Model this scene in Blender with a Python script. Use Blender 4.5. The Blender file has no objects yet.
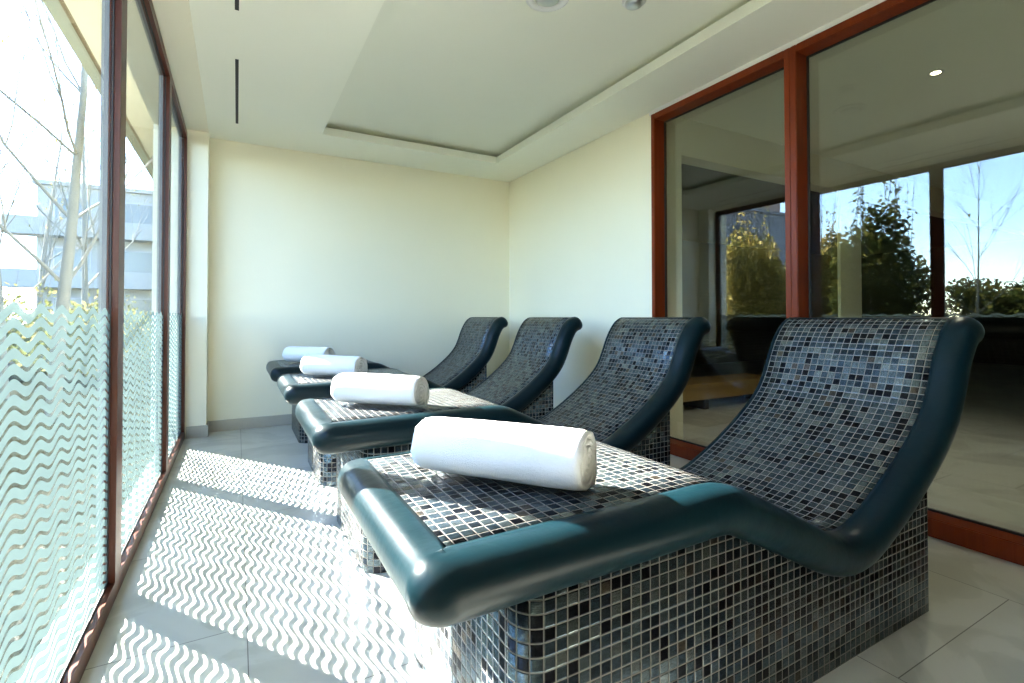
import bpy, math, random
from mathutils import Vector, Matrix, noise
R = math.radians
PI = math.pi
C = bpy.context.scene.collection
S = bpy.context.scene

# ------------------------------------------------------------------ camera
cam = bpy.data.cameras.new('camera')
cam.sensor_width = 36.0
cam.lens = 36.0 * 495.96 / 1024.0
cam.shift_y = (309.07 - 341.5) / 1024.0
cam.clip_start = 0.02
cam.clip_end = 500
camo = bpy.data.objects.new('camera', cam)
C.objects.link(camo)
camo.location = (0, 0, 1.0)
camo.rotation_euler = (R(90) + 0.0154, 0.0008, -0.5062)
S.camera = camo

# ------------------------------------------------------------------ sky, sun, exposure
SUN_AZ = Vector((-0.58, 0.815, 0)).normalized()
SUN_EL = R(34.5)
w = bpy.data.worlds.new('sky')
S.world = w
w.use_nodes = True
nt = w.node_tree
nt.nodes.clear()
o_ = nt.nodes.new('ShaderNodeOutputWorld')
bg = nt.nodes.new('ShaderNodeBackground')
sky = nt.nodes.new('ShaderNodeTexSky')
sky.sky_type = 'NISHITA'
sky.sun_disc = False
sky.sun_elevation = SUN_EL
sky.sun_rotation = math.atan2(SUN_AZ.x, SUN_AZ.y)
sky.air_density = 1.0
sky.dust_density = 0.3
sky.ozone_density = 3.0
sky.altitude = 1200
bg.inputs['Strength'].default_value = 0.56
nt.links.new(sky.outputs['Color'], bg.inputs['Color'])
nt.links.new(bg.outputs[0], o_.inputs[0])

sl = bpy.data.lights.new('sun', 'SUN')
sl.energy = 27.0
sl.angle = R(0.30)
sl.color = (1.0, 0.965, 0.89)
so = bpy.data.objects.new('sun', sl)
C.objects.link(so)
sd = Vector((SUN_AZ.x * math.cos(SUN_EL), SUN_AZ.y * math.cos(SUN_EL), math.sin(SUN_EL)))
so.rotation_euler = sd.to_track_quat('Z', 'Y').to_euler()
so.location = (-20, 28, 24)

S.view_settings.view_transform = 'Standard'
S.view_settings.look = 'None'
S.view_settings.gamma = 1.0
S.view_settings.use_curve_mapping = False
S.view_settings.exposure = 1.9
S.cycles.use_denoising = True
S.cycles.max_bounces = 14
S.cycles.diffuse_bounces = 8
S.cycles.glossy_bounces = 6
S.cycles.transmission_bounces = 8
S.cycles.transparent_max_bounces = 32
S.cycles.sample_clamp_indirect = 12.0
S.cycles.caustics_reflective = False
S.cycles.caustics_refractive = False


# ------------------------------------------------------------------ mesh helper
class MB:
    def __init__(self):
        self.v = []; self.f = []; self.uv = []; self.sm = []

    def quad(self, idx, uv=None, smooth=False):
        self.f.append(tuple(idx)); self.uv.append(uv); self.sm.append(smooth)

    def add(self, pts):
        n = len(self.v); self.v += [tuple(p) for p in pts]; return n

    def box(self, x0, x1, y0, y1, z0, z1, bev=0.0):
        if bev > 0:
            return self.bbox(x0, x1, y0, y1, z0, z1, bev)
        n = self.add([(x0,y0,z0),(x1,y0,z0),(x1,y1,z0),(x0,y1,z0),(x0,y0,z1),(x1,y0,z1),(x1,y1,z1),(x0,y1,z1)])
        for q in ((0,3,2,1),(4,5,6,7),(0,1,5,4),(1,2,6,5),(2,3,7,6),(3,0,4,7)):
            self.quad([n+i for i in q])
        return self

    def bbox(self, x0, x1, y0, y1, z0, z1, b):
        # box with chamfered edges
        import bmesh
        bm = bmesh.new()
        bmesh.ops.create_cube(bm, size=1.0)
        for v in bm.verts:
            v.co = Vector(((x0+x1)/2 + v.co.x*(x1-x0), (y0+y1)/2 + v.co.y*(y1-y0), (z0+z1)/2 + v.co.z*(z1-z0)))
        bmesh.ops.bevel(bm, geom=bm.edges[:], offset=b, segments=2, affect='EDGES')
        n = len(self.v)
        bm.verts.index_update()
        self.v += [tuple(v.co) for v in bm.verts]
        for f in bm.faces:
            self.quad([n + v.index for v in f.verts])
        bm.free()
        return self

    def tube(self, pts, rad, seg=6, cap=True, smooth=True):
        pts = [Vector(p) for p in pts]
        rings = []
        up = Vector((0.31, 0.17, 0.93)).normalized()
        for i, p in enumerate(pts):
            t = (pts[min(i+1, len(pts)-1)] - pts[max(i-1, 0)]).normalized()
            a = t.cross(up)
            if a.length < 1e-3: a = t.cross(Vector((1,0,0)))
            a.normalize(); b = t.cross(a)
            r = rad[i] if isinstance(rad, (list, tuple)) else rad
            rings.append(self.add([p + a*(r*math.cos(2*PI*k/seg)) + b*(r*math.sin(2*PI*k/seg)) for k in range(seg)]))
        for i in range(len(rings)-1):
            for k in range(seg):
                k2 = (k+1) % seg
                self.quad([rings[i]+k, rings[i]+k2, rings[i+1]+k2, rings[i+1]+k], None, smooth)
        if cap:
            self.quad([rings[0]+k for k in range(seg)][::-1])
            self.quad([rings[-1]+k for k in range(seg)])
        return self

    def lathe(self, prof, c=(0,0,0), seg=32, smooth=True):
        # prof: list of (r, z)
        rings = []
        for r, z in prof:
            rings.append(self.add([(c[0]+r*math.cos(2*PI*k/seg), c[1]+r*math.sin(2*PI*k/seg), c[2]+z) for k in range(seg)]))
        for i in range(len(rings)-1):
            for k in range(seg):
                k2 = (k+1) % seg
                self.quad([rings[i]+k, rings[i]+k2, rings[i+1]+k2, rings[i+1]+k], None, smooth)
        return self

    def build(self, name, mat, parent=None, fix=True):
        me = bpy.data.meshes.new(name)
        me.from_pydata(self.v, [], self.f)
        if any(u is not None for u in self.uv):
            lay = me.uv_layers.new(name='UVMap')
            li = 0
            for f, u in zip(self.f, self.uv):
                for k in range(len(f)):
                    if u is not None: lay.data[li].uv = u[k]
                    li += 1
        me.polygons.foreach_set('use_smooth', self.sm)
        me.materials.append(mat)
        if fix:
            import bmesh
            bm = bmesh.new(); bm.from_mesh(me)
            bmesh.ops.recalc_face_normals(bm, faces=bm.faces[:])
            bm.to_mesh(me); bm.free()
        me.update()
        ob = bpy.data.objects.new(name, me)
        C.objects.link(ob)
        if parent is not None: ob.parent = parent
        return ob


def tag(o, label=None, cat=None, group=None, kind=None):
    if label: o['label'] = label
    if cat: o['category'] = cat
    if group: o['group'] = group
    if kind: o['kind'] = kind
    return o


def empty(name, loc=(0,0,0), rz=0.0):
    e = bpy.data.objects.new(name, None)
    e.empty_display_size = 0.1
    C.objects.link(e)
    e.location = loc
    e.rotation_euler = (0, 0, rz)
    return e


def struct(name, mb, mat, label=None, cat=None):
    o = mb.build(name, mat)
    tag(o, label, cat, None, 'structure')
    return o


# ------------------------------------------------------------------ materials
def mat(name):
    m = bpy.data.materials.new(name)
    m.use_nodes = True
    t = m.node_tree
    t.nodes.clear()
    out = t.nodes.new('ShaderNodeOutputMaterial')
    return m, t, out


def N(t, kind, **kw):
    n = t.nodes.new(kind)
    for k, v in kw.items():
        if k.startswith('i_'):
            n.inputs[k[2:].replace('_', ' ')].default_value = v
        else:
            setattr(n, k, v)
    return n


def M_(t, op, a, b=None, c=None):
    n = t.nodes.new('ShaderNodeMath'); n.operation = op
    for i, x in enumerate((a, b, c)):
        if x is None: continue
        if isinstance(x, (int, float)): n.inputs[i].default_value = x
        else: t.links.new(x, n.inputs[i])
    return n.outputs[0]


def mixc(t, fac, a, b):
    n = t.nodes.new('ShaderNodeMix'); n.data_type = 'RGBA'
    def s(sock, x):
        if isinstance(x, tuple): sock.default_value = (*x, 1) if len(x) == 3 else x
        elif isinstance(x, (int, float)): sock.default_value = x
        else: t.links.new(x, sock)
    s(n.inputs[0], fac); s(n.inputs[6], a); s(n.inputs[7], b)
    return n.outputs[2]


def simple(name, col, rough=0.5, noise_amt=0.06, nscale=6.0, bump=0.0, bscale=40.0, metallic=0.0, spec=0.5):
    m, t, out = mat(name)
    p = N(t, 'ShaderNodeBsdfPrincipled')
    p.inputs['Roughness'].default_value = rough
    p.inputs['Metallic'].default_value = metallic
    p.inputs['Specular IOR Level'].default_value = spec
    tc = N(t, 'ShaderNodeTexCoord')
    nz = N(t, 'ShaderNodeTexNoise'); nz.inputs['Scale'].default_value = nscale; nz.inputs['Detail'].default_value = 4
    t.links.new(tc.outputs['Object'], nz.inputs['Vector'])
    d = tuple(max(0, c*(1-noise_amt)) for c in col); e = tuple(min(1, c*(1+noise_amt)) for c in col)
    t.links.new(mixc(t, nz.outputs['Fac'], d, e), p.inputs['Base Color'])
    if bump > 0:
        n2 = N(t, 'ShaderNodeTexNoise'); n2.inputs['Scale'].default_value = bscale; n2.inputs['Detail'].default_value = 3
        t.links.new(tc.outputs['Object'], n2.inputs['Vector'])
        b = N(t, 'ShaderNodeBump'); b.inputs['Strength'].default_value = 1.0; b.inputs['Distance'].default_value = bump
        t.links.new(n2.outputs['Fac'], b.inputs['Height']); t.links.new(b.outputs[0], p.inputs['Normal'])
    t.links.new(p.outputs[0], out.inputs[0])
    return m


def mosaic_mat(name, pitch=0.0272):
    m, t, out = mat(name)
    p = N(t, 'ShaderNodeBsdfPrincipled')
    uv = N(t, 'ShaderNodeUVMap'); uv.uv_map = 'UVMap'
    sx = N(t, 'ShaderNodeSeparateXYZ'); t.links.new(uv.outputs[0], sx.inputs[0])
    U = M_(t, 'DIVIDE', sx.outputs[0], pitch); V = M_(t, 'DIVIDE', sx.outputs[1], pitch)
    iu = M_(t, 'FLOOR', U); iv = M_(t, 'FLOOR', V)
    fu = M_(t, 'FRACT', U); fv = M_(t, 'FRACT', V)
    cell = N(t, 'ShaderNodeCombineXYZ'); t.links.new(iu, cell.inputs[0]); t.links.new(iv, cell.inputs[1])
    wn = N(t, 'ShaderNodeTexWhiteNoise'); wn.noise_dimensions = '3D'; t.links.new(cell.outputs[0], wn.inputs['Vector'])
    oi = N(t, 'ShaderNodeObjectInfo'); t.links.new(M_(t, 'MULTIPLY', oi.outputs['Random'], 57.0), cell.inputs[2])
    ramp = N(t, 'ShaderNodeValToRGB'); ramp.color_ramp.interpolation = 'CONSTANT'
    stops = [(0.0, (0.011, 0.013, 0.020)), (0.17, (0.030, 0.044, 0.062)), (0.32, (0.072, 0.104, 0.130)), (0.55, (0.105, 0.139, 0.160)),
             (0.73, (0.048, 0.075, 0.103)), (0.86, (0.150, 0.180, 0.190)), (0.96, (0.095, 0.080, 0.068))]
    el = ramp.color_ramp.elements
    el[0].position = 0.0; el[0].color = (*stops[0][1], 1)
    el[1].position = stops[1][0]; el[1].color = (*stops[1][1], 1)
    for pos, col in stops[2:]:
        e = el.new(pos); e.color = (*col, 1)
    t.links.new(wn.outputs['Value'], ramp.inputs[0])
    # streaks inside the glass
    cv = N(t, 'ShaderNodeVectorMath', operation='ADD'); t.links.new(uv.outputs[0], cv.inputs[0]); t.links.new(wn.outputs['Color'], cv.inputs[1])
    mp = N(t, 'ShaderNodeMapping'); mp.inputs['Scale'].default_value = (60, 240, 1); mp.inputs['Rotation'].default_value = (0, 0, 0.7)
    t.links.new(cv.outputs[0], mp.inputs[0])
    nz = N(t, 'ShaderNodeTexNoise'); nz.inputs['Scale'].default_value = 1.0; nz.inputs['Detail'].default_value = 3; nz.inputs['Distortion'].default_value = 0.8
    t.links.new(mp.outputs[0], nz.inputs['Vector'])
    streak = M_(t, 'MULTIPLY_ADD', nz.outputs['Fac'], 1.8, 0.1)
    tcol = N(t, 'ShaderNodeVectorMath', operation='SCALE'); t.links.new(ramp.outputs[0], tcol.inputs[0]); t.links.new(streak, tcol.inputs['Scale'])
    edge = M_(t, 'MINIMUM', M_(t, 'MINIMUM', fu, M_(t, 'SUBTRACT', 1.0, fu)), M_(t, 'MINIMUM', fv, M_(t, 'SUBTRACT', 1.0, fv)))
    grout = M_(t, 'LESS_THAN', edge, 0.052)
    col = mixc(t, grout, tcol.outputs[0], (0.19, 0.178, 0.16))
    t.links.new(col, p.inputs['Base Color'])
    t.links.new(M_(t, 'MULTIPLY_ADD', grout, 0.6, 0.26), p.inputs['Roughness'])
    t.links.new(M_(t, 'MULTIPLY_ADD', grout, -0.82, 0.82), p.inputs['Metallic'])
    t.links.new(M_(t, 'MULTIPLY_ADD', grout, -0.5, 0.75), p.inputs['Specular IOR Level'])
    # bevel of each tile plus a small random tilt of each tile
    sc = N(t, 'ShaderNodeSeparateColor'); t.links.new(wn.outputs['Color'], sc.inputs[0])
    tu = M_(t, 'MULTIPLY', M_(t, 'SUBTRACT', sc.outputs[0], 0.5), fu)
    tv = M_(t, 'MULTIPLY', M_(t, 'SUBTRACT', sc.outputs[1], 0.5), fv)
    h = M_(t, 'MULTIPLY', M_(t, 'MINIMUM', edge, 0.13), 6.0)
    h = M_(t, 'ADD', h, M_(t, 'MULTIPLY', M_(t, 'ADD', tu, tv), 1.0))
    h = M_(t, 'ADD', h, M_(t, 'MULTIPLY', nz.outputs['Fac'], 0.18))
    b = N(t, 'ShaderNodeBump'); b.inputs['Strength'].default_value = 1.0; b.inputs['Distance'].default_value = 0.0016
    t.links.new(h, b.inputs['Height']); t.links.new(b.outputs[0], p.inputs['Normal'])
    t.links.new(p.outputs[0], out.inputs[0])
    return m


def glass_mat(name, tint, k=1.0):
    m, t, out = mat(name)
    g = N(t, 'ShaderNodeNewGeometry')
    dt = N(t, 'ShaderNodeVectorMath', operation='DOT_PRODUCT'); t.links.new(g.outputs['Normal'], dt.inputs[0]); t.links.new(g.outputs['Incoming'], dt.inputs[1])
    c = M_(t, 'ABSOLUTE', dt.outputs['Value'])
    f = M_(t, 'POWER', M_(t, 'SUBTRACT', 1.0, c), 5.0)
    f = M_(t, 'MINIMUM', M_(t, 'MULTIPLY', M_(t, 'MULTIPLY_ADD', f, 0.955, 0.045), k), 1.0)
    tr = N(t, 'ShaderNodeBsdfTransparent'); tr.inputs[0].default_value = (*tint, 1)
    gl = N(t, 'ShaderNodeBsdfGlossy'); gl.inputs['Roughness'].default_value = 0.0
    mx = N(t, 'ShaderNodeMixShader'); t.links.new(f, mx.inputs[0]); t.links.new(tr.outputs[0], mx.inputs[1]); t.links.new(gl.outputs[0], mx.inputs[2])
    t.links.new(mx.outputs[0], out.inputs[0])
    return m


def film_mat(name):
    # frosted vinyl with clear wavy lines cut out of it (object coords are world coords: y along the wall, z up)
    m, t, out = mat(name)
    tc = N(t, 'ShaderNodeTexCoord')
    sx = N(t, 'ShaderNodeSeparateXYZ'); t.links.new(tc.outputs['Object'], sx.inputs[0])
    ph = M_(t, 'MULTIPLY', sx.outputs[1], 2*PI/0.157)
    wv = M_(t, 'MULTIPLY', M_(t, 'SINE', M_(t, 'ADD', ph, 0.55)), 0.0115)
    zz = M_(t, 'ADD', sx.outputs[2], wv)
    q = M_(t, 'DIVIDE', M_(t, 'SUBTRACT', zz, 1.0085), 0.0312)
    fr = M_(t, 'FRACT', q)
    gap = M_(t, 'LESS_THAN', M_(t, 'ABSOLUTE', M_(t, 'SUBTRACT', fr, 0.5)), 0.150)
    above = M_(t, 'GREATER_THAN', zz, 1.0245)
    clear = M_(t, 'MAXIMUM', gap, above)
    nz = N(t, 'ShaderNodeTexNoise'); nz.inputs['Scale'].default_value = 2.0
    t.links.new(tc.outputs['Object'], nz.inputs['Vector'])
    tl = N(t, 'ShaderNodeBsdfTranslucent'); t.links.new(mixc(t, nz.outputs['Fac'], (0.046, 0.067, 0.068), (0.058, 0.078, 0.078)), tl.inputs[0])
    df = N(t, 'ShaderNodeBsdfDiffuse'); df.inputs[0].default_value = (0.34, 0.48, 0.475, 1)
    a = N(t, 'ShaderNodeMixShader'); a.inputs[0].default_value = 0.40
    t.links.new(tl.outputs[0], a.inputs[1]); t.links.new(df.outputs[0], a.inputs[2])
    tr0 = N(t, 'ShaderNodeBsdfTransparent'); tr0.inputs[0].default_value = (0.82, 0.95, 0.94, 1)
    b = N(t, 'ShaderNodeMixShader'); b.inputs[0].default_value = 0.02
    t.links.new(a.outputs[0], b.inputs[1]); t.links.new(tr0.outputs[0], b.inputs[2])
    tr = N(t, 'ShaderNodeBsdfTransparent')
    mx = N(t, 'ShaderNodeMixShader'); t.links.new(clear, mx.inputs[0]); t.links.new(b.outputs[0], mx.inputs[1]); t.links.new(tr.outputs[0], mx.inputs[2])
    t.links.new(mx.outputs[0], out.inputs[0])
    return m


def wood_mat(name, c1, c2, rough=0.35):
    m, t, out = mat(name)
    p = N(t, 'ShaderNodeBsdfPrincipled'); p.inputs['Roughness'].default_value = rough; p.inputs['Specular IOR Level'].default_value = 0.3
    tc = N(t, 'ShaderNodeTexCoord')
    mp = N(t, 'ShaderNodeMapping'); mp.inputs['Scale'].default_value = (24, 24, 1.5); t.links.new(tc.outputs['Object'], mp.inputs[0])
    nz = N(t, 'ShaderNodeTexNoise'); nz.inputs['Scale'].default_value = 1.6; nz.inputs['Detail'].default_value = 6; nz.inputs['Distortion'].default_value = 0.6
    t.links.new(mp.outputs[0], nz.inputs['Vector'])
    t.links.new(mixc(t, nz.outputs['Fac'], c1, c2), p.inputs['Base Color'])
    t.links.new(p.outputs[0], out.inputs[0])
    return m


def marble_mat(name):
    m, t, out = mat(name)
    p = N(t, 'ShaderNodeBsdfPrincipled'); p.inputs['Roughness'].default_value = 0.28
    tc = N(t, 'ShaderNodeTexCoord')
    mp = N(t, 'ShaderNodeMapping'); mp.inputs['Location'].default_value = (-1.83, -0.035, 0)
    sw = N(t, 'ShaderNodeSeparateXYZ'); t.links.new(tc.outputs['Object'], sw.inputs[0])
    cw = N(t, 'ShaderNodeCombineXYZ'); t.links.new(sw.outputs[1], cw.inputs[0]); t.links.new(sw.outputs[0], cw.inputs[1])
    t.links.new(cw.outputs[0], mp.inputs[0])
    br = N(t, 'ShaderNodeTexBrick')
    br.offset = 0.587; br.inputs['Scale'].default_value = 1.0
    br.inputs['Brick Width'].default_value = 0.715; br.inputs['Row Height'].default_value = 0.785
    br.inputs['Mortar Size'].default_value = 0.0016; br.inputs['Mortar Smooth'].default_value = 0.1; br.inputs['Bias'].default_value = 0.0
    br.inputs['Color1'].default_value = (0.58, 0.58, 0.54, 1); br.inputs['Color2'].default_value = (0.67, 0.66, 0.605, 1)
    br.inputs['Mortar'].default_value = (0.19, 0.18, 0.16, 1)
    t.links.new(mp.outputs[0], br.inputs['Vector'])
    nz = N(t, 'ShaderNodeTexNoise'); nz.inputs['Scale'].default_value = 2.2; nz.inputs['Detail'].default_value = 8; nz.inputs['Distortion'].default_value = 1.6
    t.links.new(tc.outputs['Object'], nz.inputs['Vector'])
    rp = N(t, 'ShaderNodeValToRGB')
    e = rp.color_ramp.elements
    e[0].position = 0.36; e[0].color = (0.80, 0.80, 0.78, 1); e[1].position = 0.62; e[1].color = (1, 1, 1, 1)
    x = e.new(0.47); x.color = (0.88, 0.88, 0.86, 1); x = e.new(0.50); x.color = (0.97, 0.965, 0.95, 1)
    t.links.new(nz.outputs['Fac'], rp.inputs[0])
    mul = N(t, 'ShaderNodeMix'); mul.data_type = 'RGBA'; mul.blend_type = 'MULTIPLY'; mul.inputs[0].default_value = 1.0
    t.links.new(br.outputs['Color'], mul.inputs[6]); t.links.new(rp.outputs[0], mul.inputs[7])
    t.links.new(mul.outputs[2], p.inputs['Base Color'])
    t.links.new(p.outputs[0], out.inputs[0])
    return m


def leaf_mat(name, cols):
    m, t, out = mat(name)
    g = N(t, 'ShaderNodeNewGeometry')
    rp = N(t, 'ShaderNodeValToRGB'); rp.color_ramp.interpolation = 'CONSTANT'
    el = rp.color_ramp.elements
    el[0].color = (*cols[0], 1); el[1].position = 1.0/len(cols); el[1].color = (*cols[1], 1)
    for i, c in enumerate(cols[2:], 2):
        e = el.new(i/len(cols)); e.color = (*c, 1)
    t.links.new(g.outputs['Random Per Island'], rp.inputs[0])
    d = N(t, 'ShaderNodeBsdfDiffuse'); tl = N(t, 'ShaderNodeBsdfTranslucent')
    t.links.new(rp.outputs[0], d.inputs[0]); t.links.new(rp.outputs[0], tl.inputs[0])
    mx = N(t, 'ShaderNodeMixShader'); mx.inputs[0].default_value = 0.5
    t.links.new(d.outputs[0], mx.inputs[1]); t.links.new(tl.outputs[0], mx.inputs[2])
    t.links.new(mx.outputs[0], out.inputs[0])
    return m


def emit_mat(name, col, s):
    m, t, out = mat(name)
    e = N(t, 'ShaderNodeEmission'); e.inputs[0].default_value = (*col, 1); e.inputs[1].default_value = s
    t.links.new(e.outputs[0], out.inputs[0])
    return m


mWall = simple('cream_wall_paint', (0.885, 0.85, 0.69), 0.7, 0.012, 3, 0.0004, 90)
mTray = simple('shaded_tray_cream', (0.84, 0.845, 0.74), 0.7, 0.012, 3)  # the ceiling cream made darker, recess shade put into the colour
mCeil = simple('cream_ceiling_paint', (0.91, 0.915, 0.805), 0.7, 0.012, 3)
mMarble = marble_mat('pale_marble_floor')
mSkirt = simple('stone_skirting', (0.46, 0.43, 0.37), 0.35, 0.12, 9)
mWood = wood_mat('red_brown_timber', (0.125, 0.014, 0.002), (0.245, 0.039, 0.005))
mWoodL = wood_mat('backlit_shaded_timber', (0.050, 0.009, 0.0025), (0.105, 0.023, 0.007))  # same timber as the right frames, its colour darkened for the backlit shade
mGlassL = glass_mat('clear_window_glass', (0.94, 0.955, 0.945), 0.4)
mGlassR = glass_mat('grey_tinted_glass', (0.80, 0.83, 0.78), 1.8)
mFilm = film_mat('frosted_wave_film')
mMosaic = mosaic_mat('slate_glass_mosaic')
mRim = simple('teal_painted_plaster', (0.0020, 0.0118, 0.0165), 0.32, 0.22, 9, 0.0012, 22, spec=0.2)
mTowel = simple('white_terry_cotton', (0.90, 0.90, 0.91), 0.95, 0.02, 30, 0.0024, 380, spec=0.1)
mBlack = simple('black_slot', (0.012, 0.011, 0.010), 0.6)
mMetal = simple('brushed_aluminium', (0.62, 0.63, 0.63), 0.28, 0.05, 20, metallic=0.9)
mWhite = simple('white_plastic', (0.80, 0.80, 0.78), 0.4)
mRubber = simple('black_glazing_gasket', (0.015, 0.015, 0.014), 0.5)
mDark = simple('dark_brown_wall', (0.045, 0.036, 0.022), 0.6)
mAlu = simple('grey_aluminium_frame', (0.20, 0.22, 0.23), 0.45)
mNear = simple('taupe_wall', (0.13, 0.11, 0.085), 0.7)
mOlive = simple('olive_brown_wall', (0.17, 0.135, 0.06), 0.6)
mBenchWood = wood_mat('pale_timber', (0.36, 0.22, 0.07), (0.46, 0.30, 0.11))
mGround = simple('planted_ground', (0.012, 0.012, 0.008), 0.9, 0.35, 3, spec=0.0)
mRender = simple('pale_render', (0.26, 0.27, 0.27), 0.8, 0.06, 1)
mRenderGrey = simple('grey_render', (0.30, 0.31, 0.35), 0.8, 0.06, 1)
mBrick = simple('pinkish_render', (0.42, 0.30, 0.27), 0.8, 0.06, 1)
mSoffit = simple('cream_soffit', (0.80, 0.75, 0.58), 0.7, 0.02, 2)
mFascia = simple('grey_green_fascia', (0.40, 0.42, 0.33), 0.7, 0.03, 2)
mBronze = simple('bronze_strip', (0.22, 0.15, 0.07), 0.5)
mPaneDark = simple('dark_window_pane', (0.10, 0.13, 0.15), 0.15)
mBark = simple('grey_bark', (0.17, 0.165, 0.14), 0.9, 0.2, 14)
mLeafYel = leaf_mat('yellow_green_leaves', [(0.13, 0.13, 0.035), (0.09, 0.10, 0.03), (0.17, 0.14, 0.05), (0.06, 0.07, 0.025)])
mLeafDark = leaf_mat('dark_green_leaves', [(0.045, 0.06, 0.018), (0.07, 0.08, 0.02), (0.03, 0.04, 0.015), (0.12, 0.11, 0.03)])
mLeafAut = leaf_mat('autumn_leaves', [(0.32, 0.25, 0.06), (0.22, 0.21, 0.06), (0.46, 0.36, 0.10), (0.12, 0.125, 0.04), (0.62, 0.50, 0.20)])
mLamp = emit_mat('lit_lamp', (1.0, 0.82, 0.55), 14.0)

# ------------------------------------------------------------------ dimensions (camera eye at 1 m)
XL = -0.37       # inner face of the left glazing frames
XR = 2.77        # inner face of the right glazing
XF = 14.0         # far side of the neighbouring room
YB = 5.06        # back wall
YN = -1.3        # end of the room behind the camera
ZC = 2.57        # ceiling
ZT = 2.53        # top of the glazing

# ------------------------------------------------------------------ setting: shell
struct('floor', MB().box(-0.52, XF, YN, 7.2, -0.2, 0.0), mMarble, 'pale cream marble floor tiles with wavy sun stripes', 'floor')
struct('wall_back', MB().box(-0.60, XR+0.12, YB, YB+0.2, 0, 3.0), mWall, 'cream painted end wall behind the loungers', 'wall')
struct('wall_left', MB().box(-0.60, -0.22, 4.885, YB, 0, ZC-0.012), mWall, 'narrow cream wall pier beside the last left window', 'wall')
struct('wall_right', MB().box(XR, XR+0.12, 2.783, YB, 0, ZC), mWall, 'cream wall between the corner and the brown framed glazing', 'wall')
# lintel over the left glazing
struct('trim_1', MB().box(-0.60, -0.22, YN, YB, ZC-0.012, 3.0), mWall, 'cream lintel over the left windows', 'trim')

# ceiling: soffit with a rectangular raised tray
hx0, hx1, hy0, hy1 = 0.63, 2.315, -1.4, 4.50
cb = MB()
LIP = 0.066
for (x0, x1, y0, y1) in ((-0.22, hx0, YN, YB), (hx1, XR+0.12, YN, YB), (hx0, hx1, hy1, YB), (hx0, hx1, YN, hy0)):
    cb.box(x0, x1, y0, y1, ZC, ZC+LIP)
G = 0.12
ZH = ZC+LIP+0.045
struct('ceiling_tray', MB().box(hx0-G, hx1+G, hy0-G, hy1+G, ZH, ZH+0.05), mTray, 'raised tray board of the cream ceiling', 'ceiling')
for (x0, x1, y0, y1) in ((hx0-G-0.03, hx0-G, hy0-G, hy1+G), (hx1+G, hx1+G+0.03, hy0-G, hy1+G), (hx0-G, hx1+G, hy1+G, hy1+G+0.03), (hx0-G, hx1+G, hy0-G-0.03, hy0-G)):
    cb.box(x0, x1, y0, y1, ZC+LIP, ZH+0.05)
struct('ceiling', cb, mCeil, 'cream ceiling with a long raised tray', 'ceiling')
struct('trim_2', MB().box(XR-0.012, XR+0.10, YN, 2.80, ZT+0.012, ZC), mWhite, 'thin white strip above the right hand glazing', 'trim')

# skirtings
struct('baseboard_back', MB().box(-0.22, XR, YB-0.014, YB, 0, 0.095), mSkirt, 'low stone skirting along the back wall', 'baseboard')
bl = MB().box(-0.36, -0.206, 4.871, 4.885, 0, 0.095)
bl.box(-0.22, -0.206, 4.885, YB-0.014, 0, 0.095)
struct('baseboard_left', bl, mSkirt, 'stone skirting around the narrow wall pier', 'baseboard')
struct('baseboard_right', MB().box(XR-0.014, XR, 2.80, YB-0.014, 0, 0.095), mSkirt, 'stone skirting below the right wall', 'baseboard')


# ------------------------------------------------------------------ left windows
def left_window(n, y0, y1, label):
    d0, d1 = XL-0.034, XL
    f = MB()
    st = 0.050
    f.box(d0, d1, y0, y0+st, 0.0, ZT)
    f.box(d0, d1, y1-st, y1, 0.0, ZT)
    f.box(d0, d1, y0+st, y1-st, ZT-0.055, ZT)
    f.box(d0, d1, y0+st, y1-st, 0.0, 0.062)
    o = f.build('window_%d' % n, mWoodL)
    tag(o, label, 'window', 'left windows with frosted wave film', 'structure')
    q = MB(); e0, e1 = XL-0.056, XL-0.0345
    q.box(e0, e1, y0, y0+st, 0.0, ZT); q.box(e0, e1, y1-st, y1, 0.0, ZT)
    q.box(e0, e1, y0+st, y1-st, ZT-0.055, ZT); q.box(e0, e1, y0+st, y1-st, 0.0, 0.062)
    tag(q.build('outer_frame', mAlu, o), 'grey aluminium outer side of the frame')
    xg = XL-0.024
    MB().box(xg-0.006, xg, y0+st, y1-st, 0.062, ZT-0.055).build('pane', mGlassL, o)
    g = MB()
    for (a, b, c, d) in ((y0+st, y0+st+0.008, 0.062, ZT-0.055), (y1-st-0.008, y1-st, 0.062, ZT-0.055), (y0+st+0.008, y1-st-0.008, 0.062, 0.068), (y0+st+0.008, y1-st-0.008, ZT-0.063, ZT-0.055)):
        g.box(xg, xg+0.004, a, b, c, d)
    g.build('gasket', mRubber, o)
    h = MB()
    n0 = h.add([(xg+0.0012, y0+st+0.008, 0.070), (xg+0.0012, y1-st-0.008, 0.070), (xg+0.0012, y1-st-0.008, 1.045), (xg+0.0012, y0+st+0.008, 1.045)])
    h.quad([n0, n0+1, n0+2, n0+3])
    h.build('frosted_film', mFilm, o, fix=False)
    return o


left_window(1, 3.715, 4.885, 'farthest left window beside the cream wall pier')
left_window(2, 2.275, 3.715, 'middle left window between two brown mullions')
left_window(3, 0.80, 2.275, 'nearest left window with frosted wave film on its lower half')
left_window(4, 0.42, 0.80, 'left window just behind the viewer')
struct('wall_outer', MB().box(-0.60, XL, YN, 0.42, 0, ZC), mWall, 'cream wall behind the viewer', 'wall')


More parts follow.
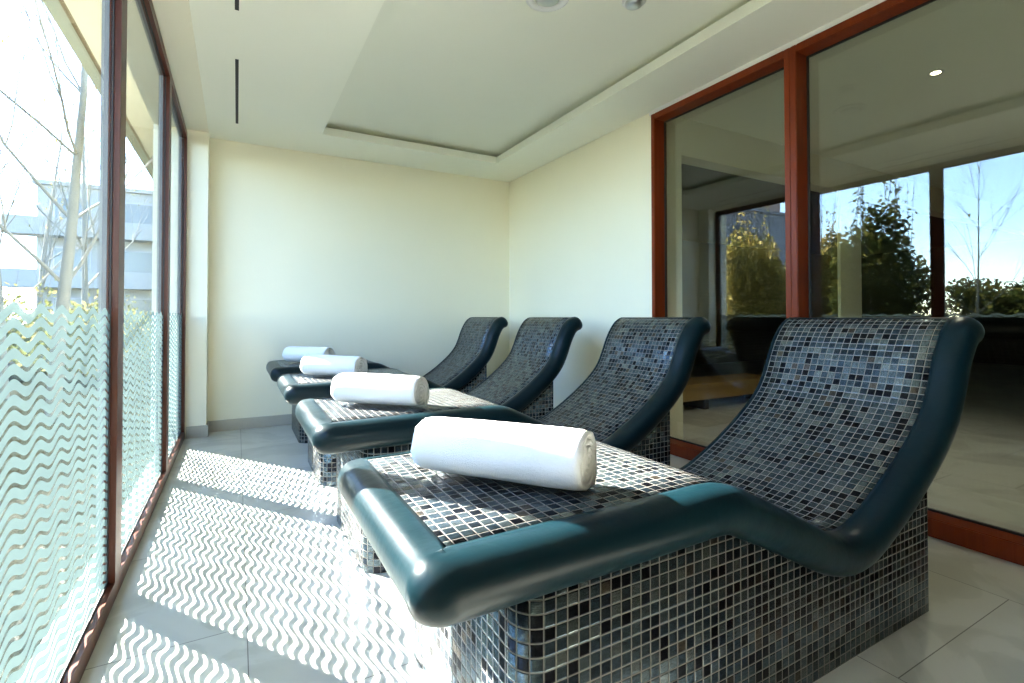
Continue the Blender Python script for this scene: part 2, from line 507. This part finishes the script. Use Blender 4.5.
# ------------------------------------------------------------------ right windows
def right_window(n, y0, y1, label, zb=0.0):
    d0, d1 = XR-0.014, XR+0.12
    f = MB()
    st, zt, zr = 0.036, 2.497, 0.085
    f.box(d0, d1, y0, y0+st, zb, ZT+0.012, 0.004)
    f.box(d0, d1, y1-st, y1, zb, ZT+0.012, 0.004)
    f.box(d0, d1, y0+st, y1-st, zt, ZT+0.012, 0.004)
    f.box(d0, d1, y0+st, y1-st, zb, zr, 0.004)
    o = f.build('window_%d' % n, mWood)
    tag(o, label, 'window', None, 'structure')
    xg = XR+0.10
    MB().box(xg, xg+0.008, y0+st, y1-st, zr, zt).build('pane', mGlassR, o)
    g = MB()
    ya, yb = y0+st, y1-st
    for (a, b, c, d) in ((ya, ya+0.010, zr, zt), (yb-0.010, yb, zr, zt), (ya+0.010, yb-0.010, zr, zr+0.010), (ya+0.010, yb-0.010, zt-0.010, zt)):
        g.box(xg-0.012, xg, a, b, c, d)
    g.build('gasket', mRubber, o)
    return o


right_window(6, 1.693, 2.783, 'tall right pane in a red brown frame beside the cream wall')
right_window(7, -0.10, 1.693, 'wide right pane in a red brown frame behind the nearest lounger')
right_window(8, -1.28, -0.10, 'right pane behind the viewer')

struct('wall_near', MB().box(-0.60, XF, YN-0.12, YN, 0, 3.0), mNear, 'plain wall behind the viewer', 'wall')

# ------------------------------------------------------------------ neighbouring room behind the right glazing
struct('ceiling_beyond', MB().box(XR+0.12, XF, YN, 2.90, ZC, ZC+0.1), mCeil, 'cream ceiling of the room behind the glass', 'ceiling')
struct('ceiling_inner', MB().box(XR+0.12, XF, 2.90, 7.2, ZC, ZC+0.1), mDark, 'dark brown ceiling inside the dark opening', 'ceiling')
wb = MB()
wb.box(XR+0.12, 3.05, 2.75, 2.90, 0, ZC)
wb.box(3.05, 5.30, 2.75, 2.90, 2.27, ZC)
wb.box(5.30, 5.69, 2.75, 2.78, 0, ZC)
wb.box(5.69, XF, 2.75, 2.90, 2.27, ZC)
struct('wall_beyond', wb, mWall, 'pale wall with wide openings behind the right glass', 'wall')
wd = MB()
wd.box(XF, XF+0.1, YN, 7.2, 0, ZC); pass; pass
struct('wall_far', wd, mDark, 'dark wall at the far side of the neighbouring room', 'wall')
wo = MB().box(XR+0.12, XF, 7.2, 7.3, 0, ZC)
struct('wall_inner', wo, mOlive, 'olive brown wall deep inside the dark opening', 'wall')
sl_ = MB()
for k in range(22):
    sl_.box(XR+0.2, XF, 7.165, 7.2, 0.10+k*0.065, 0.145+k*0.065)
struct('trim_4', sl_, mOlive, 'horizontal slat cladding deep inside the dark opening', 'wall')
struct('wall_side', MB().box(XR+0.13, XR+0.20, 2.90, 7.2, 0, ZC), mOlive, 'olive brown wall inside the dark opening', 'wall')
bch = empty('timber_bench', (0, 0, 0))
tag(bch, 'low timber bench in the dark opening behind the glass', 'bench')
MB().box(3.25, 5.6, 3.60, 4.05, 0.24, 0.29, 0.006).build('seat', mBenchWood, bch)
MB().box(3.28, 5.57, 3.62, 3.65, 0.12, 0.239).build('apron', mBenchWood, bch)
for x in (3.35, 4.40, 5.45):
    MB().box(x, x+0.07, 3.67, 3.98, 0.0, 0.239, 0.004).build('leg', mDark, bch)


def downlight(x, y, z, label, r=0.026, power=30):
    e = empty('downlight', (x, y, z))
    tag(e, label, 'ceiling light')
    m = MB(); m.lathe([(r, -0.001), (r+0.018, -0.003), (r+0.02, -0.0005), (r, 0.0), (r, -0.001)], seg=24)
    m.build('trim_ring', mMetal, e)
    m = MB(); m.lathe([(0.0005, -0.0012), (r, -0.0012)], seg=24, smooth=False)
    m.build('lens', mLamp, e)
    l = bpy.data.lights.new('downlight_lamp', 'SPOT'); l.energy = power; l.spot_size = R(110); l.spot_blend = 0.6; l.color = (1, 0.92, 0.78); l.shadow_soft_size = 0.04
    lo = bpy.data.objects.new('lamp', l); C.objects.link(lo); lo.parent = e; lo.location = (0, 0, -0.02)
    return e


downlight(3.93, 1.45, ZC, 'lit round recessed spotlight seen through the wide right pane')
downlight(5.2, 3.55, ZC, 'small lit spotlight in the dark opening behind the narrow right pane', 0.02, 3)


# ------------------------------------------------------------------ ceiling fixtures
def slot(y0, y1, label):
    e = empty('slot_diffuser', (-0.011, (y0+y1)/2, ZC))
    tag(e, label, 'air vent', 'linear slot vents')
    h = (y1-y0)/2
    m = MB(); m.box(-0.0095, 0.0095, -h, h, -0.0012, -0.0004); m.build('slot', mBlack, e)
    m = MB()
    m.box(-0.0125, -0.0095, -h, h, -0.002, 0.0); m.box(0.0095, 0.0125, -h, h, -0.002, 0.0)
    m.box(-0.0125, 0.0125, -h-0.003, -h, -0.002, 0.0); m.box(-0.0125, 0.0125, h, h+0.003, -0.002, 0.0)
    m.build('frame', mCeil, e)


slot(3.43, 4.58, 'black linear slot vent in the ceiling nearer the back wall')
slot(1.72, 2.88, 'black linear slot vent cut off by the top of the picture')
v = empty('ceiling_vent', (1.415, 2.165, ZH))
tag(v, 'round metal valve vent in the raised ceiling tray', 'air vent')
m = MB(); m.lathe([(0.112, -0.001), (0.116, -0.010), (0.100, -0.016), (0.084, -0.010), (0.078, -0.002), (0.078, 0.0)], seg=40); m.build('rim', mWhite, v)
m = MB(); m.lathe([(0.001, -0.030), (0.02, -0.0295), (0.050, -0.024), (0.064, -0.016), (0.060, -0.010), (0.001, -0.008)], seg=40); m.build('disc', mMetal, v)
m = MB(); m.lathe([(0.006, -0.008), (0.006, 0.0)], seg=10); m.build('stem', mMetal, v)
v = empty('smoke_detector', (1.83, 1.965, ZH))
tag(v, 'small round white detector beside the valve vent', 'smoke detector')
m = MB(); m.lathe([(0.062, 0.0), (0.062, -0.012), (0.056, -0.016), (0.001, -0.016)], seg=32); m.build('base', mWhite, v)
m = MB(); m.lathe([(0.046, -0.016), (0.044, -0.030), (0.034, -0.036), (0.012, -0.038), (0.001, -0.038)], seg=32); m.build('sensor_head', mMetal, v)


# ------------------------------------------------------------------ heated loungers
def catmull(P, n=12):
    out = []
    for i in range(len(P)-1):
        p0 = P[max(i-1, 0)]; p1 = P[i]; p2 = P[i+1]; p3 = P[min(i+2, len(P)-1)]
        for k in range(n):
            u = k/n
            out.append(tuple(0.5*((2*p1[j]) + (-p0[j]+p2[j])*u + (2*p0[j]-5*p1[j]+4*p2[j]-p3[j])*u*u + (-p0[j]+3*p1[j]-3*p2[j]+p3[j])*u**3) for j in (0, 1)))
    out.append(P[-1])
    return out


PROFILE = [(0.322, 0.585), (0.45, 0.586), (0.60, 0.587), (0.75, 0.588), (0.90, 0.590), (1.00, 0.590), (1.065, 0.580), (1.13, 0.552), (1.22, 0.510),
           (1.35, 0.444), (1.46, 0.388), (1.53, 0.363), (1.59, 0.358), (1.66, 0.374), (1.76, 0.418), (1.86, 0.470), (1.96, 0.530), (2.07, 0.607),
           (2.145, 0.680), (2.19, 0.755), (2.225, 0.83), (2.265, 0.898), (2.315, 0.956), (2.365, 0.986), (2.385, 0.992)]
BW = 0.33        # half width of the tiled bed
TH = 0.110       # slab thickness


def make_lounger(y0, lean, label, px0=0.435, pr0=0.085, wfar=0.33, dx=0.0, dz=0.0):
    """y0: centre line; lean: how far the back leans out over the pedestal"""
    e = empty('heated_lounger', (0, y0, 0))
    tag(e, label, 'lounger', 'tiled heated loungers in a row')
    pr = [(x+dx*max(0.0, 1-(x-0.3)/0.8) if x < 1.6 else 1.6+(x-1.6)*lean, z+dz*min(1.0, max(0.0, (1.5-x)/0.5))) for x, z in PROFILE]
    dense = catmull(pr, 24)
    # resample by arc length
    L = [0.0]
    for a, b in zip(dense, dense[1:]):
        L.append(L[-1] + math.hypot(b[0]-a[0], b[1]-a[1]))
    nS = 110
    S_ = [L[-1]*i/nS for i in range(nS+1)]
    P = []
    j = 0
    for s in S_:
        while j < len(L)-2 and L[j+1] < s: j += 1
        u = (s-L[j])/max(1e-9, L[j+1]-L[j])
        P.append((dense[j][0]+(dense[j+1][0]-dense[j][0])*u, dense[j][1]+(dense[j+1][1]-dense[j][1])*u))
    T = []
    for i in range(nS+1):
        a = P[max(i-1, 0)]; b = P[min(i+1, nS)]
        d = math.hypot(b[0]-a[0], b[1]-a[1]); T.append(((b[0]-a[0])/d, (b[1]-a[1])/d))
    Tm = []
    W_ = 5
    for i in range(nS+1):
        sx = sy = 0
        for k in range(-W_, W_+1):
            q = T[min(max(i+k, 0), nS)]; wgt = W_+1-abs(k); sx += q[0]*wgt; sy += q[1]*wgt
        d = math.hypot(sx, sy); Tm.append((sx/d, sy/d))
    Nn = [Vector((-t[1], 0, t[0])) for t in Tm]
    # --- tiled bed
    bed = MB()
    ny = 6
    ring = []
    for i in range(nS+1):
        p = Vector((P[i][0], 0, P[i][1])); n = Nn[i]
        top = bed.add([p + Vector((0, -BW+(BW+wfar)*k/ny, 0)) for k in range(ny+1)])
        bot = bed.add([p + Vector((0, -BW+(BW+wfar)*k/ny, 0)) - n*(TH-0.006) for k in range(ny+1)])
        ring.append((top, bot))
    for i in range(nS):
        for k in range(ny):
            ya, yb = -BW+(BW+wfar)*k/ny, -BW+(BW+wfar)*(k+1)/ny
            u = [(S_[i], ya), (S_[i], yb), (S_[i+1], yb), (S_[i+1], ya)]
            a, b = ring[i][0], ring[i+1][0]
            bed.quad([a+k, a+k+1, b+k+1, b+k], u, True)
            a, b = ring[i][1], ring[i+1][1]
            bed.quad([a+k, b+k, b+k+1, a+k+1], [u[0], u[3], u[2], u[1]], True)
        for k in (0, ny):
            a, b = ring[i], ring[i+1]
            bed.quad([a[0]+k, b[0]+k, b[1]+k, a[1]+k], [(S_[i], 0), (S_[i+1], 0), (S_[i+1], TH), (S_[i], TH)], False)
    for i in (0, nS):
        for k in range(ny):
            bed.quad([ring[i][0]+k, ring[i][0]+k+1, ring[i][1]+k+1, ring[i][1]+k], [(0, 0), (.1, 0), (.1, .1), (0, .1)], False)
    bed.build('tiled_bed', mMosaic, e)
    # --- rim: a closed bullnose swept round the edge of the bed
    path = []   # (P, outward, normal, width of the rim there)
    corner = 7
    def at(i, y, os, oy):
        t = Vector((Tm[i][0], 0, Tm[i][1])) if 0 < i < nS else Vector((T[i][0], 0, T[i][1]))
        return (Vector((P[i][0], y, P[i][1])), t*os + Vector((0, oy, 0)), Nn[i], 0.65 - 0.35*oy - 0.22*os*abs(os))
    for i in range(0, nS+1): path.append(at(i, -BW, 0, -1))
    for k in range(1, corner):
        a = PI/2*k/corner; path.append(at(nS, -BW, math.sin(a), -math.cos(a)))
    for k in range(0, 9): path.append(at(nS, -BW+(BW+wfar)*k/8, 1, 0))
    for k in range(1, corner):
        a = PI/2*k/corner; path.append(at(nS, wfar, math.cos(a), math.sin(a)))
    for i in range(nS, -1, -1): path.append(at(i, wfar, 0, 1))
    for k in range(1, corner):
        a = PI/2*k/corner; path.append(at(0, wfar, -math.sin(a), math.cos(a)))
    for k in range(0, 9): path.append(at(0, wfar-(BW+wfar)*k/8, -1, 0))
    for k in range(1, corner):
        a = PI/2*k/corner; path.append(at(0, -BW, -math.cos(a), -math.sin(a)))
    sec = [(-0.012, -0.020), (-0.012, 0.000), (0.004, 0.0035)]
    ra, rb = 0.060, TH/2+0.002
    for k in range(0, 15):
        a = PI/2 - PI*k/14
        sec.append((0.020+ra*math.cos(a)**0.85 if math.cos(a) > 0 else 0.020, -TH/2+0.002+rb*math.sin(a)))
    sec += [(-0.004, -TH), (-0.045, -TH), (-0.045, -0.06)]
    rim = MB()
    rr = []
    for (p, o, n, kw) in path:
        dip = 0.020*max(0.0, 0.9-kw)/0.46
        rr.append(rim.add([p + o*(a*kw if a > 0 else a) + n*(b-(dip if a > 0.01 and b > -TH*0.8 else 0)) for a, b in sec]))
    m = len(sec)
    for i in range(len(rr)):
        a, b = rr[i], rr[(i+1) % len(rr)]
        for k in range(m):
            k2 = (k+1) % m
            rim.quad([a+k, a+k2, b+k2, b+k], None, 1 < k < m-5 or True)
    rim.build('rim', mRim, e)
    # --- pedestal
    x0, x1, ya, yb = px0, 2.07, -0.365, wfar+0.035
    r0, r1 = pr0, 0.012
    foot = []
    def arc(cx, cy, r, a0, a1, n):
        return [(cx+r*math.cos(a0+(a1-a0)*k/n), cy+r*math.sin(a0+(a1-a0)*k/n)) for k in range(n+1)]
    foot += arc(x0+r0, ya+r0, r0, PI, 1.5*PI, 10)
    nx = 60
    xs = [x0+r0 + (x1-r1-x0-r0)*k/nx for k in range(1, nx)]
    foot += [(x, ya) for x in xs]
    foot += arc(x1-r1, ya+r1, r1, 1.5*PI, 2*PI, 3)
    foot += arc(x1-r1, yb-r1, r1, 0, 0.5*PI, 3)
    foot += [(x, yb) for x in reversed(xs)]
    foot += arc(x0+r0, yb-r0, r0, 0.5*PI, PI, 10)
    def ztop(x):
        for i in range(nS):
            if P[i][0] <= x <= P[i+1][0]:
                u = (x-P[i][0])/max(1e-9, P[i+1][0]-P[i][0])
                z = P[i][1]+(P[i+1][1]-P[i][1])*u
                return z - 0.062/max(0.45, Nn[i].z)
        return P[0][1]-0.062
    ped = MB()
    u = 0.0
    lo = ped.add([(x, y, 0.0) for x, y in foot]); hi = ped.add([(x, y, ztop(x)) for x, y in foot])
    nf = len(foot)
    for k in range(nf):
        k2 = (k+1) % nf
        d = math.hypot(foot[k2][0]-foot[k][0], foot[k2][1]-foot[k][1])
        ped.quad([lo+k, lo+k2, hi+k2, hi+k], [(u, 0), (u+d, 0), (u+d, ztop(foot[k2][0])), (u, ztop(foot[k][0]))], True)
        u += d
    # roof of the pedestal, hidden inside the slab: strips between the two long sides
    near = [k for k in range(nf) if foot[k][1] < -1e-6]; far = [k for k in range(nf) if foot[k][1] > 1e-6][::-1]
    for q in range(min(len(near), len(far))-1):
        ped.quad([hi+near[q], hi+near[q+1], hi+far[q+1], hi+far[q]], [(0, 0), (.1, 0), (.1, .1), (0, .1)], False)
    po = ped.build('pedestal', mMosaic, e)
    for poly in po.data.polygons:
        if abs(poly.normal.z) > 0.3: poly.use_smooth = False
    return e


make_lounger(1.165, 1.00, 'nearest heated lounger, its mosaic pedestal filling the front of the view', 0.465, 0.06, 0.315)
make_lounger(2.315, 0.89, 'second heated lounger from the viewer, just behind the nearest one', wfar=0.29, dx=-0.005, dz=0.012)
make_lounger(3.455, 0.83, 'third heated lounger, with its head in front of the cream right wall', wfar=0.29, dx=-0.012, dz=0.020)
make_lounger(4.585, 0.78, 'farthest heated lounger, close to the back wall', wfar=0.32, dx=-0.025, dz=0.022)


# ------------------------------------------------------------------ rolled towels
def make_towel(cx, cy, z, ang, label, seed, L=0.40, rad=0.066, flap=0.9):
    rnd = random.Random(seed)
    e = empty('rolled_towel', (cx, cy, z), ang)
    tag(e, label, 'towel', 'rolled white towels on the loungers')
    th = 0.0165
    turns = rad/th*0.93
    nA = int(turns*20)
    inner, outer = [], []
    a_end = R(-52)            # the free edge ends low on the far side
    for i in range(nA+1):
        f = i/nA
        a = a_end + turns*2*PI*(1-f)
        r = 0.004 + (rad-0.004)*f
        lift = max(0.0, 1-(a-a_end)/R(70))
        r += rad*0.24*lift*lift
        outer.append((r, a)); inner.append((max(0.0005, r-th*0.60), a))
    nL = 22
    mb = MB()
    rows_o, rows_i = [], []
    for j in range(nL+1):
        x = -L/2 + L*j/nL
        edge = min(j, nL-j)/nL
        pinch = 1.0 - 0.055*math.exp(-edge*30)
        def pt(r, a, k):
            wob = 1 + 0.030*noise.noise(Vector((x*6, math.cos(a)*1.3+seed*3, math.sin(a)*1.3)))*(r/rad) + 0.02*math.sin(x*9+seed)*(r/rad)
            yy = r*math.cos(a)*wob*pinch*1.05; zz = r*math.sin(a)*wob*pinch
            zz = rad*0.93 + zz*0.97
            zz = max(zz, 0.004+0.002*(1-r/rad)) if zz < 0.006 else zz
            return (x + 0.006*noise.noise(Vector((a*2, r*40, seed+edge)))*(1 if edge < .01 else 0), yy, zz)
        rows_o.append(mb.add([pt(r, a, 0) for r, a in outer]))
        rows_i.append(mb.add([pt(r, a, 1) for r, a in inner]))
    for j in range(nL):
        for i in range(nA):
            mb.quad([rows_o[j]+i, rows_o[j]+i+1, rows_o[j+1]+i+1, rows_o[j+1]+i], None, True)
            mb.quad([rows_i[j]+i, rows_i[j+1]+i, rows_i[j+1]+i+1, rows_i[j]+i+1], None, True)
        for i in (0, nA):
            mb.quad([rows_o[j]+i, rows_o[j+1]+i, rows_i[j+1]+i, rows_i[j]+i], None, True)
    for j in (0, nL):
        for i in range(nA):
            mb.quad([rows_o[j]+i, rows_i[j]+i, rows_i[j]+i+1, rows_o[j]+i+1], None, True)
    mb.build('rolled_cloth', mTowel, e)
    return e


make_towel(0.576, 1.092, 0.589, math.atan2(-0.79, 0.61), 'white rolled towel on the nearest lounger, largest in view', 1, 0.44, 0.081)
make_towel(0.560, 2.235, 0.601, math.atan2(-0.72, 0.69), 'white rolled towel on the second lounger from the viewer', 2, 0.415, 0.078)
make_towel(0.550, 3.380, 0.609, math.atan2(-0.72, 0.69), 'white rolled towel on the third lounger from the viewer', 3, 0.41, 0.078)
make_towel(0.525, 4.45, 0.611, math.atan2(-0.72, 0.69), 'white rolled towel on the farthest lounger by the back wall', 4, 0.41, 0.078)

# ------------------------------------------------------------------ outdoors: overhang, ground
struct('ground', MB().box(-120, -0.52, -60, 120, -0.45, -0.25), mGround, 'dark planted ground outside the left windows', 'ground')
ov = empty('roof_overhang', (0, 0, 0)); tag(ov, 'cream roof overhang outside above the left windows', 'roof', None, 'structure')
MB().box(-1.34, -0.95, YN-1, 30, 3.76, 3.90).build('soffit', mSoffit, ov)
MB().box(-0.86, -0.60, YN-1, 30, 3.76, 3.90).build('inner_soffit', mSoffit, ov)
MB().box(-1.37, -1.34, YN-1, 30, 3.74, 3.90).build('bronze_strip', mBronze, ov)
MB().box(-1.50, -1.37, YN-1, 30, 3.75, 4.05).build('fascia', mFascia, ov)
MB().box(-0.60, -0.52, YN-1, 30, 2.9, 4.05).build('upper_wall', mWall, ov)


# ------------------------------------------------------------------ outdoors: trees and shrubs
def leaf_quads(mb, c, rx, ry, rz, n, size, rnd, shell=0.35):
    for _ in range(n):
        while True:
            d = Vector((rnd.uniform(-1, 1), rnd.uniform(-1, 1), rnd.uniform(-1, 1)))
            if 0.05 < d.length < 1: break
        d = d.normalized()*(shell + (1-shell)*rnd.random()**0.6)
        p = Vector((c[0]+d.x*rx, c[1]+d.y*ry, c[2]+d.z*rz))
        a = Vector((rnd.uniform(-1, 1), rnd.uniform(-1, 1), rnd.uniform(-1, 1))).normalized()
        b = a.cross(Vector((rnd.uniform(-1, 1), rnd.uniform(-1, 1), rnd.uniform(-1, 1)))).normalized()
        s = size*rnd.uniform(0.6, 1.3)
        n0 = mb.add([p-a*s, p+b*s*0.5, p+a*s, p-b*s*0.5])
        mb.quad([n0, n0+1, n0+2, n0+3])


def branch(mb, tips, p, d, length, rad, depth, rnd, spread=0.5, up=0.25):
    n = 5
    pts = [p]; rads = [rad]
    q = p.copy(); dd = d.copy()
    for i in range(n):
        dd = (dd + Vector((rnd.uniform(-1, 1), rnd.uniform(-1, 1), rnd.uniform(-0.6, 1)*1.0))*0.13 + Vector((0, 0, up*0.12))).normalized()
        q = q + dd*(length/n); pts.append(q.copy()); rads.append(rad*(1-0.55*(i+1)/n))
    mb.tube(pts, rads, 5 if depth < 2 else 4, False)
    if depth >= 3 or rad < 0.003:
        tips.append(q); return
    for i in range(rnd.choice((4, 5))):
        k = rnd.randint(2, n)
        nd = (dd + Vector((rnd.uniform(-1, 1), rnd.uniform(-1, 1), rnd.uniform(-0.5, 1)))*spread).normalized()
        branch(mb, tips, pts[k], nd, length*rnd.uniform(0.5, 0.75), rads[k]*0.65, depth+1, rnd, spread, up)


def bare_tree(x, y, h, rad, label, seed, leaves=160, lean=(0, 0), lsize=0.05, tw=0.008):
    rnd = random.Random(seed)
    e = empty('bare_tree', (x, y, -0.25)); tag(e, label, 'tree', 'bare trees outside')
    tr = MB(); pts, rr = [], []
    q = Vector((0, 0, 0)); d = Vector((lean[0], lean[1], 1)).normalized()
    for i in range(9):
        pts.append(q.copy()); rr.append(rad*(1-0.88*i/8)); d = (d+Vector((rnd.uniform(-1, 1), rnd.uniform(-1, 1), 0.5))*0.035).normalized(); q = q+d*(h/8)
    tr.tube(pts, rr, 8, False); tr.build('trunk', mBark, e)
    mb = MB(); tips = []
    for i in range(2, 9):
        for _ in range(2):
            nd = Vector((rnd.uniform(-1, 1), rnd.uniform(-1, 1), rnd.uniform(0.5, 1.5))).normalized()
            branch(mb, tips, pts[i], nd, h*rnd.uniform(0.26, 0.40), max(tw, rr[i]*0.36), 1, rnd)
    tag(mb.build('branches', mBark, e, fix=False), kind='stuff')
    lf = MB()
    for _ in range(leaves):
        t = rnd.choice(tips)
        leaf_quads(lf, t, 0.12, 0.12, 0.12, 1, lsize, rnd)
    if leaves: tag(lf.build('leaves', mLeafYel, e, fix=False), kind='stuff')
    return e


def shrub(x, y, h, r, label, seed, m, group, n=3200, size=0.05, shoots=6, ry=None, cat='shrub', name='leafy_shrub', nb=16):
    rnd = random.Random(seed)
    e = empty(name, (x, y, -0.25)); tag(e, label, cat, group)
    st = MB(); lf = MB()
    ry = ry or r
    blobs = []
    for i in range(nb):
        a = rnd.uniform(0, 2*PI); q = rnd.random()**0.5
        px, py = math.cos(a)*r*0.7*q, math.sin(a)*ry*0.7*q
        pz = rnd.uniform(0.14, 0.88)*h*(1-0.25*q)
        blobs.append((px, py, pz))
        st.tube([(px*0.15, py*0.15, 0), (px*0.5, py*0.5, pz*0.55), (px, py, pz)], [0.022, 0.014, 0.006], 5, False)
    for i in range(shoots):
        b = rnd.choice(blobs); t = Vector((b[0]+rnd.uniform(-.2, .2), b[1]+rnd.uniform(-.2, .2), h*rnd.uniform(1.02, 1.3)))
        st.tube([b, (Vector(b)+t)/2+Vector((rnd.uniform(-.06, .06), rnd.uniform(-.06, .06), 0)), t], [0.009, 0.006, 0.003], 4, False)
        leaf_quads(lf, (Vector(b)+t)/2, 0.16, 0.16, (t.z-b[2])*0.5, 26, size*0.8, rnd, 0.0)
    for b in blobs:
        leaf_quads(lf, b, r*0.42, ry*0.42*(16/nb)**0.8, h*0.19, n//nb, size, rnd, 0.25)
    st.build('stems', mBark, e, fix=False)
    tag(lf.build('foliage', m, e, fix=False), kind='stuff')
    return e


# seen straight through the left glass
bare_tree(-2.0, 8.2, 6.6, 0.085, 'bare tree with a pale trunk outside the nearest left window', 11, 420, (0.05, 0), 0.03)
bare_tree(-3.1, 10.4, 5.0, 0.06, 'slim bare tree behind the pale trunk, at the left edge', 12, 220, (-0.05, 0.02), 0.03)
bare_tree(-3.5, 17.0, 8.0, 0.09, 'tall slim bare tree beyond the pale trunk, in front of the building', 14, 300, (0.0, 0.0), 0.04)
bare_tree(-6.3, 24.0, 8.5, 0.10, 'distant bare tree beside the building corner', 15, 300, (0.0, 0.0), 0.05)
for i, (x, y, h, r) in enumerate(((-2.9, 12.5, 1.7, 1.0), (-4.6, 15.0, 1.9, 1.2), (-1.6, 14.0, 1.5, 0.9), (-2.6, 18.0, 1.8, 1.2))):
    shrub(x, y, h, r, ('low yellow green shrub outside, nearest the pale trunk', 'low yellow green shrub at the left edge of the window view', 'low yellow green shrub seen through the middle left window', 'low yellow green shrub below the balconied building')[i], 20+i, mLeafYel, 'low shrubs outside', 1800, 0.07, 3)
# seen mirrored in the right glass
for x, y, h, r, m_, lb in ((-4.6, 7.2, 3.55, 1.0, mLeafAut, 'brown green bush mirrored in the middle of the narrow right pane'),
                           (-6.95, 9.1, 3.4, 0.9, mLeafAut, 'brown green bush mirrored beside the dark jamb of the narrow pane'),
                           (-6.95, 6.9, 3.5, 0.95, mLeafAut, 'olive bush mirrored just right of the brown mullion'),
                           (-4.6, 4.65, 3.5, 0.98, mLeafDark, 'tall dark leafy bush with upright shoots mirrored left of the black post'),
                           (-6.95, 11.3, 3.0, 0.9, mLeafAut, 'low brown bush mirrored at the end of the row')):
    shrub(x, y, h, r, lb, int(30+y*7), m_, 'bushes mirrored in the right glass', 14000, 0.055, 14)
bare_tree(-4.0, 3.2, 3.4, 0.022, 'thin bare sapling mirrored to the right of the black post', 41, 30, (0.0, -0.05), 0.03, 0.004)
shrub(-6.95, 3.4, 2.25, 1.0, 'dark clipped hedge mirrored at the right edge of the glass', 50, mLeafDark, 'hedges mirrored in the right glass', 15000, 0.055, 0, 1.9, 'hedge', 'hedge', 44)
shrub(-9.2, 9.6, 2.2, 0.9, 'long dark hedge mirrored behind the bushes', 51, mLeafDark, 'hedges mirrored in the right glass', 22000, 0.07, 0, 4.6, 'hedge', 'hedge', 70)


# ------------------------------------------------------------------ outdoors: buildings
def building(name, x0, x1, y0, y1, h, m, label, floors, bays, balc=True, side='y', roof=None):
    e = empty(name, (0, 0, -0.25)); tag(e, label, 'building')
    MB().box(x0, x1, y0, y1, 0, h, 0).build('wall', m, e)
    rf = MB(); rf.box(x0-0.2, x1+0.2, y0-0.2, y1+0.2, h, h+0.25); rf.build('roof', m, e)
    fh = h/floors
    for f in range(floors):
        for b in range(bays):
            if side == 'y':
                bw = (x1-x0)/bays; a = x0+b*bw+bw*0.22; c = x0+(b+1)*bw-bw*0.22
                wo = MB().box(a, c, y0-0.04, y0+0.02, f*fh+fh*0.22, f*fh+fh*0.80).build('window', mRenderGrey, e)
                MB().box(a+0.1, c-0.1, y0-0.06, y0-0.03, f*fh+fh*0.26, f*fh+fh*0.76).build('pane', mPaneDark, wo)
            else:
                bw = (y1-y0)/bays; a = y0+b*bw+bw*0.22; c = y0+(b+1)*bw-bw*0.22
                wo = MB().box(x1-0.02, x1+0.04, a, c, f*fh+fh*0.30, f*fh+fh*0.75).build('window', mRenderGrey, e)
                MB().box(x1+0.03, x1+0.06, a+0.1, c-0.1, f*fh+fh*0.34, f*fh+fh*0.71).build('pane', mPaneDark, wo)
        if balc and f > 0:
            bo = MB().box(x0-1.2, x1, y0-1.3, y0, f*fh-0.1, f*fh+0.1).build('balcony', m, e)
            r = MB(); r.box(x0-1.2, x1, y0-1.3, y0-1.25, f*fh+0.1, f*fh+0.95); r.build('parapet', m, bo)
    return e


building('apartment_building', -10.6, 6.0, 40, 50, 9.3, mRender, 'pale grey apartment building with balconies beyond the bare trees', 3, 5)
building('town_building', -40, -34, 28.0, 39.5, 10.6, mRenderGrey, 'grey building mirrored above the bushes in the narrow pane', 3, 4, False, 'x')
rb = MB().box(-39, -35, 28.5, 33.5, 10.75, 12.0); 
o = rb.build('rooftop_house', mBrick); tag(o, 'small pinkish rooftop hut on the grey mirrored building', 'building')
